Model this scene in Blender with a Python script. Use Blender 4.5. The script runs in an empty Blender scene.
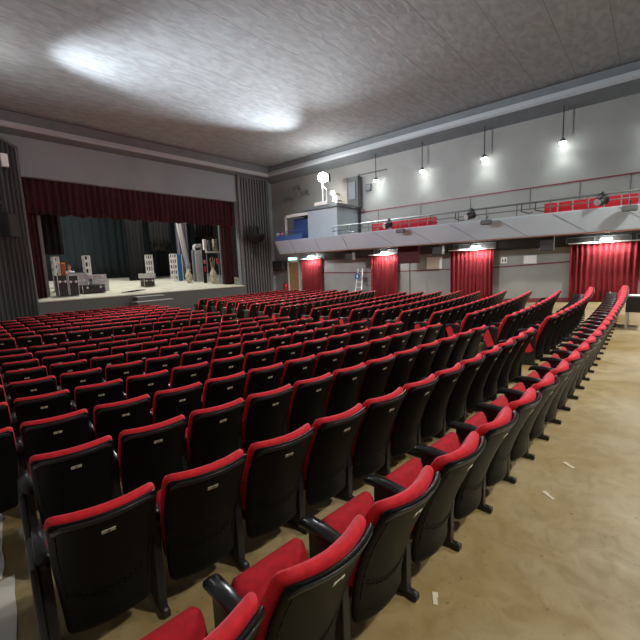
import bpy, bmesh, math, random
from mathutils import Vector, Matrix
random.seed(7)
S = bpy.context.scene
COL = S.collection
E = 1.96                                   # eye height
PI = math.pi

# ------------------------------------------------------------------ camera
c1 = Vector((-454, -36, 386.88)).normalized()      # room's long axis seen from the camera
c2 = Vector((335, -67, 386.88)).normalized()       # room's cross axis
c3 = c1.cross(c2)
if c3.y > 0: c3 = -c3
M = Matrix((c2, c1, c3))                           # camera (x right, y down, z forward) -> world
cam = bpy.data.cameras.new('camera'); camo = bpy.data.objects.new('camera', cam); COL.objects.link(camo)
R = Matrix((M.col[0], -M.col[1], -M.col[2])).transposed()
camo.matrix_world = Matrix.Translation((0, 0, E)) @ R.to_4x4()
cam.sensor_width = 36; cam.lens = 36 * 386.88 / 640; cam.clip_start = .05; cam.clip_end = 200
S.camera = camo
def depth(x, y, z):
    return (M.transposed() @ Vector((x, y, z - E))).z
def proj(x, y, z):
    q = M.transposed() @ Vector((x, y, z - E))
    if q.z < .05: return (-9999, -9999)
    return (q.x / q.z * 386.88 + 320, q.y / q.z * 386.88 + 320)

# ------------------------------------------------------------------ materials
def mat(name, col, rough=.6, metal=0, noise=0, nscale=8, bump=0, bscale=60, sheen=0, emit=None, estr=0, col2=None, spec=.5, coat=0):
    m = bpy.data.materials.new(name); m.use_nodes = True
    nt = m.node_tree; b = nt.nodes['Principled BSDF']
    b.inputs['Base Color'].default_value = (*col, 1)
    b.inputs['Roughness'].default_value = rough
    b.inputs['Metallic'].default_value = metal
    b.inputs['Specular IOR Level'].default_value = spec
    if sheen:
        b.inputs['Sheen Weight'].default_value = sheen
        b.inputs['Sheen Roughness'].default_value = .4
        b.inputs['Sheen Tint'].default_value = (1, .22, .32, 1)
    if coat: b.inputs['Coat Weight'].default_value = coat
    if emit:
        b.inputs['Emission Color'].default_value = (*emit, 1); b.inputs['Emission Strength'].default_value = estr
    if noise or bump:
        tc = nt.nodes.new('ShaderNodeTexCoord')
    if noise:
        n = nt.nodes.new('ShaderNodeTexNoise'); n.inputs['Scale'].default_value = nscale; n.inputs['Detail'].default_value = 6
        nt.links.new(tc.outputs['Object'], n.inputs['Vector'])
        r = nt.nodes.new('ShaderNodeValToRGB')
        r.color_ramp.elements[0].position = .3; r.color_ramp.elements[1].position = .7
        c2_ = col2 or tuple(min(1, c * (1 + noise)) for c in col)
        r.color_ramp.elements[0].color = (*[c * (1 - noise) for c in col], 1); r.color_ramp.elements[1].color = (*c2_, 1)
        nt.links.new(n.outputs['Fac'], r.inputs['Fac']); nt.links.new(r.outputs['Color'], b.inputs['Base Color'])
    if bump:
        n2 = nt.nodes.new('ShaderNodeTexNoise'); n2.inputs['Scale'].default_value = bscale; n2.inputs['Detail'].default_value = 4
        nt.links.new(tc.outputs['Object'], n2.inputs['Vector'])
        bp = nt.nodes.new('ShaderNodeBump'); bp.inputs['Strength'].default_value = bump; bp.inputs['Distance'].default_value = .01
        nt.links.new(n2.outputs['Fac'], bp.inputs['Height']); nt.links.new(bp.outputs['Normal'], b.inputs['Normal'])
    return m

K = {}
K['plastic'] = mat('black_plastic', (.0045, .0045, .0045), .42, bump=.2, bscale=220, spec=.13)
K['armrest'] = mat('armrest_plastic', (.016, .016, .018), .3)
K['rim'] = mat('grey_rim_plastic', (.022, .023, .024), .3)
K['iron'] = mat('black_iron', (.015, .015, .016), .4)
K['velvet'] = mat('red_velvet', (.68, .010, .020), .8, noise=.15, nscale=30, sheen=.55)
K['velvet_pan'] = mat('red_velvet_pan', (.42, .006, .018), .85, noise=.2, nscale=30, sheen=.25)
K['plate'] = mat('plate_metal', (.72, .70, .52), .4, .1)
K['ink'] = mat('plate_ink', (.02, .02, .02), .6)
K['bolt'] = mat('bolt_steel', (.6, .6, .6), .3, .9)
K['wall'] = mat('grey_wall_paint', (.27, .275, .265), .75, noise=.07, nscale=1.2, bump=.1, bscale=30)
K['wall_stage'] = mat('stage_wall_paint', (.27, .32, .35), .7, noise=.07, nscale=.8)
K['cornice'] = mat('cornice_paint', (.15, .17, .185), .7, noise=.1, nscale=2)
K['cornice_lt'] = mat('cornice_bead_paint', (.38, .42, .45), .5)
K['fascia'] = mat('balcony_paint', (.37, .43, .48), .6, noise=.05, nscale=1)
K['dark'] = mat('dark_paint', (.035, .032, .03), .7)
K['darkgrey'] = mat('dark_grey_paint', (.07, .075, .075), .6)
K['panel'] = mat('ribbed_panel_paint', (.022, .025, .027), .6)
K['rib'] = mat('rib_paint', (.15, .16, .165), .5)
K['railgrey'] = mat('rail_grey_paint', (.09, .095, .092), .5)
K['deepblack'] = mat('matt_black_net', (.008, .008, .009), .8)
K['curtain'] = mat('stage_curtain_velvet', (.038, .002, .006), .85, noise=.35, nscale=3, sheen=.1)
K['curtain2'] = mat('wall_curtain_velvet', (.17, .003, .008), .85, noise=.15, nscale=3, sheen=.05)
K['maroon'] = mat('maroon_cloth', (.06, .008, .012), .8)
K['stripe'] = mat('maroon_line_paint', (.16, .02, .03), .5)
K['teal'] = mat('backdrop_cloth', (.008, .016, .020), .9, noise=.35, nscale=.6)
K['blackcloth'] = mat('black_cloth', (.002, .002, .0025), .9)
K['greycloth'] = mat('grey_cloth', (.16, .17, .21), .85)
K['whitecloth'] = mat('pale_cloth', (.5, .5, .52), .8)
K['stagefloor'] = mat('stage_boards', (.72, .70, .58), .5, noise=.1, nscale=1.5)
K['stagefront'] = mat('stage_front_paint', (.13, .14, .14), .55)
K['white'] = mat('white_paint', (.75, .75, .73), .5)
K['alu'] = mat('aluminium', (.62, .63, .64), .35, .7)
K['case'] = mat('flight_case_laminate', (.011, .011, .012), .5)
K['casegrey'] = mat('grey_case', (.5, .51, .52), .5)
K['blue'] = mat('blue_paint', (.02, .13, .32), .6)
K['bluestrip'] = mat('blue_rail_cloth', (.04, .09, .28), .7)
K['stone'] = mat('prop_stone', (.42, .38, .27), .9, noise=.4, nscale=9, bump=.8, bscale=14)
K['redpaint'] = mat('red_paint', (.6, .01, .015), .5)
K['pink'] = mat('pink_paper', (.75, .16, .22), .7)
K['wood'] = mat('door_wood', (.34, .2, .09), .5, noise=.15, nscale=5)
K['wood2'] = mat('balcony_seat_wood', (.2, .07, .03), .5)
K['paper'] = mat('white_paper', (.8, .8, .78), .8)
K['skin'] = mat('skin', (.6, .32, .24), .6)
K['hair'] = mat('hair', (.12, .07, .04), .8)
K['shirt'] = mat('white_shirt', (.6, .6, .62), .8)
K['orange'] = mat('orange_cloth', (.6, .16, .05), .8)
K['sheet'] = mat('white_floor_sheet', (.82, .81, .74), .4, noise=.08, nscale=3, bump=.2, bscale=10)
K['tape'] = mat('worn_tape', (.72, .66, .5), .6)
K['glow'] = mat('lamp_glow', (1, 1, 1), .5, emit=(1, .98, .93), estr=60)
K['glow2'] = mat('small_lamp_glow', (1, 1, 1), .5, emit=(.95, 1, .96), estr=40)
K['glowflood'] = mat('flood_glow', (1, 1, 1), .5, emit=(1, .97, .93), estr=60)
K['glowwarm'] = mat('warm_lamp_glow', (1, .7, .4), .5, emit=(1, .62, .25), estr=4)
K['glowgreen'] = mat('exit_sign_glow', (.3, .9, .7), .5, emit=(.45, 1, .8), estr=2)

# floor: worn ochre linoleum
def floor_material():
    m = bpy.data.materials.new('worn_linoleum'); m.use_nodes = True; nt = m.node_tree; b = nt.nodes['Principled BSDF']
    tc = nt.nodes.new('ShaderNodeTexCoord')
    def nz(scale, det=5, dist=0):
        n = nt.nodes.new('ShaderNodeTexNoise'); n.inputs['Scale'].default_value = scale; n.inputs['Detail'].default_value = det; n.inputs['Distortion'].default_value = dist
        nt.links.new(tc.outputs['Object'], n.inputs['Vector']); return n
    def ramp(a, ca, b_, cb):
        r = nt.nodes.new('ShaderNodeValToRGB'); r.color_ramp.elements[0].position = a; r.color_ramp.elements[1].position = b_
        r.color_ramp.elements[0].color = (*ca, 1); r.color_ramp.elements[1].color = (*cb, 1); return r
    n1 = nz(.9, 6, .6); r1 = ramp(.32, (.32, .225, .08), .68, (.47, .39, .23)); nt.links.new(n1.outputs['Fac'], r1.inputs['Fac'])
    n2 = nz(26, 4); r2 = ramp(.27, (.35, .3, .25), .36, (1, 1, 1)); nt.links.new(n2.outputs['Fac'], r2.inputs['Fac'])
    n3 = nz(7, 5, 1.2); r3 = ramp(.3, (.66, .62, .54), .6, (1, 1, 1)); nt.links.new(n3.outputs['Fac'], r3.inputs['Fac'])
    mx = nt.nodes.new('ShaderNodeMix'); mx.data_type = 'RGBA'; mx.blend_type = 'MULTIPLY'; mx.inputs[0].default_value = .55
    nt.links.new(r1.outputs['Color'], mx.inputs[6]); nt.links.new(r2.outputs['Color'], mx.inputs[7])
    mx2 = nt.nodes.new('ShaderNodeMix'); mx2.data_type = 'RGBA'; mx2.blend_type = 'MULTIPLY'; mx2.inputs[0].default_value = .5
    nt.links.new(mx.outputs[2], mx2.inputs[6]); nt.links.new(r3.outputs['Color'], mx2.inputs[7])
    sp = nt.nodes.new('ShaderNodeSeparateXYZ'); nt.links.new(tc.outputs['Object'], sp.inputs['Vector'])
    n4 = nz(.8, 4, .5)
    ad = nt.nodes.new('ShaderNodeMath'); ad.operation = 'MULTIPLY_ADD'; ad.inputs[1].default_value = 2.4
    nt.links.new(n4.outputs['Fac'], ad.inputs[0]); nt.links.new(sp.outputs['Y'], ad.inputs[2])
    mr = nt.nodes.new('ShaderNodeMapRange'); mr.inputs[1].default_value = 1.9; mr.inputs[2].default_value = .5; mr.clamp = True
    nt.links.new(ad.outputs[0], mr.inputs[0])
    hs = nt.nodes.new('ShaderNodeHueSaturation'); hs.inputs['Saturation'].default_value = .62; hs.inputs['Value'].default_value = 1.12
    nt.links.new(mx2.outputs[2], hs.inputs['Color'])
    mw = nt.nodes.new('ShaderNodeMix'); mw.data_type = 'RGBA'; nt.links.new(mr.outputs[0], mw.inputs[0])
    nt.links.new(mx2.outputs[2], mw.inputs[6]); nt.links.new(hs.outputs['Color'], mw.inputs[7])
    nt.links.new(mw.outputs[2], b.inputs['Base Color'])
    rr = ramp(.3, (.28,)*3, .7, (.5,)*3); nt.links.new(n3.outputs['Fac'], rr.inputs['Fac']); nt.links.new(rr.outputs['Color'], b.inputs['Roughness'])
    return m
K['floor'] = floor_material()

# ceiling: mottled grey boards with seams running across the hall
def ceiling_material():
    m = bpy.data.materials.new('mottled_ceiling_boards'); m.use_nodes = True; nt = m.node_tree; b = nt.nodes['Principled BSDF']
    b.inputs['Roughness'].default_value = .8
    tc = nt.nodes.new('ShaderNodeTexCoord')
    n = nt.nodes.new('ShaderNodeTexNoise'); n.inputs['Scale'].default_value = 3.0; n.inputs['Detail'].default_value = 10; n.inputs['Distortion'].default_value = .6
    mp = nt.nodes.new('ShaderNodeMapping'); mp.inputs['Scale'].default_value = (.7, 1.6, 1)
    nt.links.new(tc.outputs['Object'], mp.inputs['Vector']); nt.links.new(mp.outputs['Vector'], n.inputs['Vector'])
    r = nt.nodes.new('ShaderNodeValToRGB'); r.color_ramp.elements[0].position = .35; r.color_ramp.elements[1].position = .65
    r.color_ramp.elements[0].color = (.235, .262, .278, 1); r.color_ramp.elements[1].color = (.31, .345, .365, 1)
    nt.links.new(n.outputs['Fac'], r.inputs['Fac'])
    sp = nt.nodes.new('ShaderNodeSeparateXYZ'); nt.links.new(tc.outputs['Object'], sp.inputs['Vector'])
    def m_(op, a, v):
        q = nt.nodes.new('ShaderNodeMath'); q.operation = op
        nt.links.new(a, q.inputs[0]); q.inputs[1].default_value = v; return q.outputs[0]
    f = m_('LESS_THAN', m_('FRACT', m_('MULTIPLY', sp.outputs['Y'], 1/1.38), 0), .02)
    mx = nt.nodes.new('ShaderNodeMix'); mx.data_type = 'RGBA'; nt.links.new(f, mx.inputs[0])
    nt.links.new(r.outputs['Color'], mx.inputs[6]); mx.inputs[7].default_value = (.2, .195, .19, 1)
    nt.links.new(mx.outputs[2], b.inputs['Base Color'])
    bp = nt.nodes.new('ShaderNodeBump'); bp.inputs['Strength'].default_value = .5; bp.inputs['Distance'].default_value = .03
    nt.links.new(n.outputs['Fac'], bp.inputs['Height']); nt.links.new(bp.outputs['Normal'], b.inputs['Normal'])
    return m
K['ceiling'] = ceiling_material()

# ------------------------------------------------------------------ mesh helpers
def link_mesh(name, verts, faces, m, parent=None, smooth=False, loc=None):
    me = bpy.data.meshes.new(name); me.from_pydata([tuple(v) for v in verts], [], faces); me.validate()
    bm = bmesh.new(); bm.from_mesh(me); bmesh.ops.recalc_face_normals(bm, faces=bm.faces); bm.to_mesh(me); bm.free()
    if smooth:
        for p in me.polygons: p.use_smooth = True
    me.materials.append(m)
    o = bpy.data.objects.new(name, me); COL.objects.link(o)
    if loc: o.location = loc
    if parent: o.parent = parent
    return o
class MB:
    def __init__(s): s.v = []; s.f = []
    def add(s, V, F):
        n = len(s.v); s.v += [tuple(v) for v in V]; s.f += [tuple(i + n for i in f) for f in F]; return s
    def box(s, x0, x1, y0, y1, z0, z1, mtx=None):
        V = [Vector((x, y, z)) for z in (z0, z1) for y in (y0, y1) for x in (x0, x1)]
        if mtx: V = [mtx @ v for v in V]
        return s.add(V, [(0, 1, 3, 2), (4, 6, 7, 5), (0, 4, 5, 1), (2, 3, 7, 6), (0, 2, 6, 4), (1, 5, 7, 3)])
    def bbox(s, x0, x1, y0, y1, z0, z1, r=.01, mtx=None):
        """box with all edges chamfered"""
        bm = bmesh.new(); bmesh.ops.create_cube(bm, size=1)
        for v in bm.verts: v.co = Vector(((x0+x1)/2 + v.co.x*(x1-x0), (y0+y1)/2 + v.co.y*(y1-y0), (z0+z1)/2 + v.co.z*(z1-z0)))
        bmesh.ops.bevel(bm, geom=list(bm.edges), offset=r, segments=2, affect='EDGES', profile=.6)
        bm.verts.index_update(); V = [v.co.copy() for v in bm.verts]
        if mtx: V = [mtx @ v for v in V]
        F = [tuple(v.index for v in f.verts) for f in bm.faces]; bm.free(); return s.add(V, F)
    def tube(s, a, b, r, n=8, r2=None):
        a = Vector(a); b = Vector(b); d = (b - a).normalized(); r2 = r if r2 is None else r2
        u = d.orthogonal().normalized(); w = d.cross(u); V = []
        for p, rr in ((a, r), (b, r2)):
            for i in range(n):
                t = 2*PI*i/n; V.append(p + u*math.cos(t)*rr + w*math.sin(t)*rr)
        F = [(i, (i+1) % n, n+(i+1) % n, n+i) for i in range(n)] + [tuple(range(n-1, -1, -1)), tuple(range(n, 2*n))]
        return s.add(V, F)
    def path(s, pts, r, n=6):
        for i in range(len(pts)-1): s.tube(pts[i], pts[i+1], r, n)
        return s
    def sphere(s, c, rx, ry=None, rz=None, nu=12, nv=8, mtx=None):
        ry = ry or rx; rz = rz or rx; V = []; F = []
        for j in range(1, nv):
            p = PI*j/nv
            for i in range(nu):
                t = 2*PI*i/nu; V.append(Vector((c[0]+rx*math.sin(p)*math.cos(t), c[1]+ry*math.sin(p)*math.sin(t), c[2]+rz*math.cos(p))))
        top = len(V); V.append(Vector((c[0], c[1], c[2]+rz))); V.append(Vector((c[0], c[1], c[2]-rz)))
        for j in range(nv-2):
            for i in range(nu): F.append((j*nu+i, j*nu+(i+1) % nu, (j+1)*nu+(i+1) % nu, (j+1)*nu+i))
        for i in range(nu): F.append((top, (i+1) % nu, i)); F.append((top+1, (nv-2)*nu+i, (nv-2)*nu+(i+1) % nu))
        if mtx: V = [mtx @ v for v in V]
        return s.add(V, F)
    def prism(s, poly, z0, z1):
        n = len(poly); V = [(x, y, z0) for x, y in poly] + [(x, y, z1) for x, y in poly]
        return s.add(V, [tuple(range(n-1, -1, -1)), tuple(range(n, 2*n))] + [(i, (i+1) % n, n+(i+1) % n, n+i) for i in range(n)])
    def strip(s, prof, a, b, axis):
        """profile polygon (u,v) extruded from a to b along axis 'x' or 'y' (u is the other ground axis, v is z)"""
        n = len(prof); V = []
        for t in (a, b):
            for u, v in prof: V.append((t, u, v) if axis == 'x' else (u, t, v))
        return s.add(V, [tuple(range(n-1, -1, -1)), tuple(range(n, 2*n))] + [(i, (i+1) % n, n+(i+1) % n, n+i) for i in range(n)])
    def build(s, name, m, parent=None, smooth=False): return link_mesh(name, s.v, s.f, m, parent, smooth)
def tag(o, label=None, cat=None, group=None, kind=None):
    if label: o['label'] = label
    if cat: o['category'] = cat
    if group: o['group'] = group
    if kind: o['kind'] = kind
    return o
def thing(name, loc, label, cat, group=None, rz=0):
    o = bpy.data.objects.new(name, None); o.empty_display_size = .1; COL.objects.link(o)
    o.location = loc; o.rotation_euler = (0, 0, rz); return tag(o, label, cat, group)
def struct(name, mb, m, label=None, smooth=False):
    o = mb.build(name, m, None, smooth); o['kind'] = 'structure'
    if label: o['label'] = label
    return o
def light(name, kind, loc, power, col=(1, 1, 1), size=.1, target=None, angle=None, blend=.3):
    l = bpy.data.lights.new(name, kind); l.energy = power; l.color = col
    if kind == 'SPOT':
        l.spot_size = math.radians(angle); l.spot_blend = blend; l.shadow_soft_size = size
    elif kind == 'AREA': l.size = size
    else: l.shadow_soft_size = size
    o = bpy.data.objects.new(name, l); COL.objects.link(o); o.location = loc
    if target: o.rotation_euler = (Vector(target) - Vector(loc)).to_track_quat('-Z', 'Y').to_euler()
    return o

# ------------------------------------------------------------------ room shell
XR, YS, YB, XL = 20.3, 21.8, -5.0, -1.6
ZC = 8.98
def fall(y):
    return .045*min(max(y-1.5, 0), 8) + .008*max(y-9.5, 0)
def fz(y): return -fall(y)
mb = MB()
ys = [YB, 1.5] + [1.5 + .8*i for i in range(1, 11)] + [12, 15, 18, YS + .1]
V = []; F = []
for y in ys:
    for x in (XL - .2, XR + .2): V.append((x, y, fz(y)))
for i in range(len(ys)-1): F.append((2*i, 2*i+1, 2*i+3, 2*i+2))
n = len(V)
V += [(x, y, -1.2) for (x, y, z) in V]
F += [(f[3]+n, f[2]+n, f[1]+n, f[0]+n) for f in F]
F += [(0, n, n+1, 1), (n-2, n-1, 2*n-1, 2*n-2)]
for i in range(len(ys)-1): F.append((2*i, 2*i+2, n+2*i+2, n+2*i)); F.append((2*i+1, n+2*i+1, n+2*i+3, 2*i+3))
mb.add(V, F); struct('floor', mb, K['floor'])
struct('ceiling', MB().box(XL, XR, YB, YS, ZC, ZC+.2), K['ceiling'])
struct('wall_right', MB().box(XR, XR+.2, YB, YS+.2, -.6, ZC+.2), K['wall'])
struct('wall_left', MB().box(XL-.2, XL, YB, YS+.2, -.6, ZC+.2), K['wall'])
struct('wall_back', MB().box(XL-.2, XR+.2, YB-.2, YB, -.1, ZC+.2), K['wall'])
OX0, OX1, OZ = 5.07, 17.05, 6.5                     # proscenium opening
mb = MB()
mb.box(XL, OX0, YS, YS+.3, -.6, ZC+.2); mb.box(OX1, XR, YS, YS+.3, -.6, ZC+.2); mb.box(OX0, OX1, YS, YS+.3, OZ, ZC+.2)
struct('wall_front', mb, K['wall_stage'])
# stepped cornice, right and stage side (world z)
prR = [(XR-.002, 8.08), (XR-.9, 8.36), (XR-.92, ZC-.04), (XR-.002, ZC-.04)]
struct('trim_1', MB().strip(prR, YB, YS, 'y'), K['cornice'])
struct('trim_2', MB().strip([(XR-.9, 8.33), (XR-1.0, 8.42), (XR-1.0, 8.6), (XR-.92, 8.62)], YB, YS-.7, 'y'), K['cornice_lt'])
prS = [(YS-.002, 8.2), (YS-.75, 8.3), (YS-.78, ZC-.04), (YS-.002, ZC-.04)]
struct('trim_3', MB().strip(prS, XL, XR-.9, 'x'), K['cornice'])
struct('trim_4', MB().strip([(YS-.75, 8.27), (YS-.85, 8.33), (YS-.85, 8.49), (YS-.78, 8.51)], XL, XR-.95, 'x'), K['cornice_lt'])
# painted lines and skirting on the right wall
struct('trim_5', MB().box(XR-.02, XR, YB, 14.4, 5.09, 5.15), K['stripe'])
mb = MB(); pts = [(0.4, 1.86), (2.7, 1.71), (6, 1.53), (13.1, 1.42), (16.5, 1.47), (18.8, 1.5)]
for (a, za), (b, zb) in zip(pts, pts[1:]):
    mb.add([(XR-.02, a, za), (XR-.02, b, zb), (XR-.02, b, zb+.06), (XR-.02, a, za+.06), (XR, a, za), (XR, b, zb), (XR, b, zb+.06), (XR, a, za+.06)],
           [(0, 1, 2, 3), (7, 6, 5, 4), (0, 4, 5, 1), (3, 2, 6, 7), (0, 3, 7, 4), (1, 5, 6, 2)])
struct('trim_6', mb, K['stripe'])
mb = MB()
for a, b in ((YB, 1.5), (1.5, 9.5), (9.5, YS)):
    mb.add([(XR-.03, a, fz(a)), (XR-.03, b, fz(b)), (XR-.03, b, fz(b)+.2), (XR-.03, a, fz(a)+.2), (XR, a, fz(a)), (XR, b, fz(b)), (XR, b, fz(b)+.2), (XR, a, fz(a)+.2)],
           [(0, 1, 2, 3), (7, 6, 5, 4), (0, 4, 5, 1), (3, 2, 6, 7), (0, 3, 7, 4), (1, 5, 6, 2)])
struct('baseboard_right', mb, K['stripe'])
# dark recessed beam under the balcony
struct('trim_7', MB().box(XR-.12, XR, YB, 16.9, 2.38, 2.84), K['dark'])
struct('trim_8', MB().box(XR-.12, XR, 16.9, 18.8, 2.55, 2.84), K['cornice'])

# ------------------------------------------------------------------ stage
def sz(y): return .87 + .1*(y - YS)                 # raked stage floor
st = thing('stage', (11, 24, -.45), 'grey-fronted raised stage with pale bare boards at the far end', 'stage')
def rel(o, p):                                      # keep world placement under an un-rotated parent
    o.parent = p; o.location = -Vector(p.location); return o
mb = MB(); mb.add([(OX0, YS-.35, sz(YS-.3)), (OX1, YS-.35, sz(YS-.3)), (OX1+3, 30.4, sz(30.4)), (OX0-3, 30.4, sz(30.4)),
                   (OX0, YS-.35, .79), (OX1, YS-.35, .79), (OX1+3, 30.4, .79), (OX0-3, 30.4, .79), (OX1, YS+.31, sz(YS+.31)), (OX0, YS+.31, sz(YS+.31)), (OX1, YS+.31, .79), (OX0, YS+.31, .79),
                   (OX1+3, YS+.31, sz(YS+.31)), (OX0-3, YS+.31, sz(YS+.31)), (OX1+3, YS+.31, .79), (OX0-3, YS+.31, .79)],
                  [(0, 1, 8, 9), (9, 8, 12, 2, 3, 13), (4, 11, 10, 5), (11, 15, 7, 6, 14, 10), (0, 4, 5, 1), (1, 5, 10, 8), (8, 10, 14, 12), (12, 14, 6, 2), (2, 6, 7, 3), (3, 7, 15, 13), (13, 15, 11, 9), (9, 11, 4, 0)])
rel(mb.build('stage_boards', K['stagefloor']), st)
rel(MB().box(OX0, OX1, YS-.3, YS-.002, fz(YS), .788).build('stage_front', K['stagefront']), st)
# stage house
mb = MB(); mb.box(OX0-3.2, OX0-3, YS+.31, 30.6, .5, 9.4); struct('wall_stage_left', mb, K['dark'])
struct('wall_stage_right', MB().box(OX1+3, OX1+3.2, YS+.31, 30.6, .5, 9.4), K['dark'])
struct('wall_stage_back', MB().box(OX0-3.2, OX1+3.2, 30.6, 30.8, .5, 9.4), K['dark'])
struct('ceiling_stage', MB().box(OX0-3.2, OX1+3.2, YS+.31, 30.8, 9.4, 9.5), K['dark'])
steps = thing('stage_steps', (10.1, 20.9, fz(20.9)), 'low pair of grey steps against the middle of the stage front', 'steps')
MB().bbox(-1.0, 1.0, -.5, .55, 0.0, .9, .03).build('lower_step', K['stagefront'], steps)
MB().bbox(-.75, .75, .0, .55, .9, 1.13, .03).build('upper_step', K['stagefront'], steps)
MB().bbox(-1.02, 1.02, -.53, -.0, .9, .93, .01).build('step_edge', K['alu'], steps)
MB().bbox(-.77, .77, -.03, .55, 1.13, 1.16, .01).build('step_edge', K['alu'], steps)

def pleats(u0, u1, z0, z1, d0, amp, wl, axis='x', nz=6, flare=0, seed=1, thick=.02, scallop=0):
    """wavy hanging cloth with thickness; axis 'x': runs along x at y=d0"""
    rnd = random.Random(seed); n = max(8, int((u1-u0)/wl*8)); V = []; F = []
    ph = [rnd.uniform(-.8, .8) for _ in range(int((u1-u0)/wl)+3)]
    W = n + 1
    for side in (0, 1):
        for j in range(nz+1):
            t = j/nz
            for i in range(W):
                s = i/n; k = s*(u1-u0)/wl; q = ph[int(k)]*(1-(k % 1)) + ph[int(k)+1]*(k % 1)
                uc = (u0+u1)/2; u = uc + (u0 + s*(u1-u0) - uc)*(1 + flare*(1-t))
                d = d0 + amp*(math.sin(2*PI*k + q*1.5))*(1.15 - .3*t) + .25*amp*math.sin(5.1*k + 2*q) + side*thick
                zb = z0 + scallop*math.sin(k*2.1+q)
                z = zb + t*(z1-zb)
                V.append((u, d, z) if axis == 'x' else (d, u, z))
    H = (nz+1)*W
    for side in (0, 1):
        for j in range(nz):
            for i in range(n):
                a = side*H + j*W + i; F.append((a, a+1, a+W+1, a+W))
    for i in range(n): F.append((i, i+1, H+i+1, H+i)); a = nz*W+i; F.append((a, a+1, H+a+1, H+a))
    for j in range(nz):
        a = j*W; F.append((a, a+W, H+a+W, H+a)); a += n; F.append((a, a+W, H+a+W, H+a))
    return MB().add(V, F)
o = pleats(OX0+.02, OX1-.02, 4.92, OZ+.3, YS+.55, .07, .3, seed=3, scallop=.04).build('stage_valance', K['curtain'], None, True)
tag(o, 'dark red pleated valance hanging across the top of the stage opening', 'curtain')
o = pleats(OX0+.0, OX0+.62, sz(22.1)+.03, OZ+.28, YS+.75, .05, .16, seed=4).build('stage_curtain', K['curtain'], None, True)
tag(o, 'dark red stage curtain drawn aside at the left edge of the stage', 'curtain', None)
o = pleats(OX1-.85, OX1-.05, sz(22.1)+.03, OZ+.28, YS+.75, .06, .2, seed=5).build('stage_curtain', K['curtain'], None, True)
tag(o, 'dark red stage curtain drawn aside at the right edge of the stage', 'curtain', None)
for x0, x1, lb in ((5.76, 5.9, 'left'), (16.15, 16.36, 'right')):
    o = MB().bbox(x0, x1, YS+.95, YS+1.08, sz(22.8), 5.05, .01).build('portal_post', K['rib'])
    tag(o, 'slim grey portal post just behind the %s stage curtain' % lb, 'post')
o = pleats(7.2, 18.8, sz(29.8)+.02, 9.2, 29.8, .05, .5, seed=6).build('backdrop', K['teal'], None, True)
tag(o, 'dark blue-green backdrop cloth at the back of the stage', 'backdrop')
def wing(x0, x1, y, z0, lb, m='blackcloth', wl=.25, seed=1, amp=.06):
    o = pleats(x0, x1, z0, 8.9, y, amp, wl, seed=seed).build('wing_drape', K[m], None, True); return tag(o, lb, 'drape')
wing(6.25, 7.1, 24.0, 3.1, 'black wing drape hanging short above the left truss column', seed=2)
wing(11.9, 13.2, 27.6, sz(27.6)+.02, 'narrow black drape before the right part of the backdrop', seed=8)
wing(13.3, 14.9, 27.0, 3.5, 'black drape hanging short above the blue panel', seed=9)
wing(15.95, 17.6, 25.6, 4.5, 'short dark border drape above the shelf with scenery', seed=10)
wing(15.1, 16.0, 26.6, sz(26.6)+.02, 'dark grey hanging drape behind the silver column', 'greycloth', seed=11)
# pale gathered drape falling to the right
V = []; F = []; n = 14
for side in (0, 1):
    for j in range(n+1):
        t = j/n
        for i in range(7):
            s = i/6; x = 14.75 + .5*s*(1-.35*t) + .7*t**1.6; d = 26.1 + .05*math.sin(i*2.2+j*.3) + side*.03
            V.append((x, d, 8.3 - (8.3-2.0)*t))
H = 7*(n+1)
for side in (0, 1):
    for j in range(n):
        for i in range(6): a = side*H+j*7+i; F.append((a, a+1, a+8, a+7))
for i in range(6): F.append((i, i+1, H+i+1, H+i)); a = n*7+i; F.append((a, a+1, H+a+1, H+a))
for j in range(n): a = j*7; F.append((a, a+7, H+a+7, H+a)); a += 6; F.append((a, a+7, H+a+7, H+a))
o = MB().add(V, F).build('gathered_drape', K['whitecloth'], None, True); tag(o, 'pale grey gathered drape sweeping down left of the silver column', 'drape')
tag(pleats(16.0, 17.5, 5.3, 8.9, 24.9, .05, .3, seed=12).build('wing_drape', K['blackcloth'], None, True), 'black drape nearest the right curtain, high above the shelf', 'drape')

def truss(x, y, z0, h, w, label):
    t = thing('truss_column', (x, y, z0), label, 'truss column', 'white punched truss columns on the stage')
    mb = MB()
    for sx in (-1, 1):
        for sy in (-1, 1): mb.box(sx*w/2-.03, sx*w/2+.03, sy*w/2-.03, sy*w/2+.03, 0, h)
    mb.build('upright_frame', K['white'], t)
    mb = MB(); k = max(3, int(h/.36)); st_ = h/k
    for i in range(k+1):
        z = min(i*st_, h-.03)
        for sy in (-1, 1): mb.box(-w/2, w/2, sy*w/2-.02, sy*w/2+.02, z, z+.14 if i < k else h)
        for sx in (-1, 1): mb.box(sx*w/2-.02, sx*w/2+.02, -w/2, w/2, z, z+.14 if i < k else h)
    mb.build('cross_plates', K['white'], t)
    MB().box(-w/2-.08, w/2+.08, -w/2-.08, w/2+.08, -.02, .03).build('base_plate', K['white'], t)
truss(6.76, 24.5, sz(24.5), 1.88, .26, 'white truss column furthest left on the stage')
truss(7.22, 26.0, sz(26.0), 1.75, .22, 'white truss column right behind the leftmost one')
truss(8.45, 25.0, sz(25.0), 1.9, .28, 'white truss column rising behind the pile of grey cases')
truss(12.15, 25.0, sz(25.0), 1.93, .30, 'white truss column behind the lone case at mid-stage')
truss(14.4, 26.0, sz(26.0), 1.93, .32, 'white truss column beside the tall blue panel')

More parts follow.
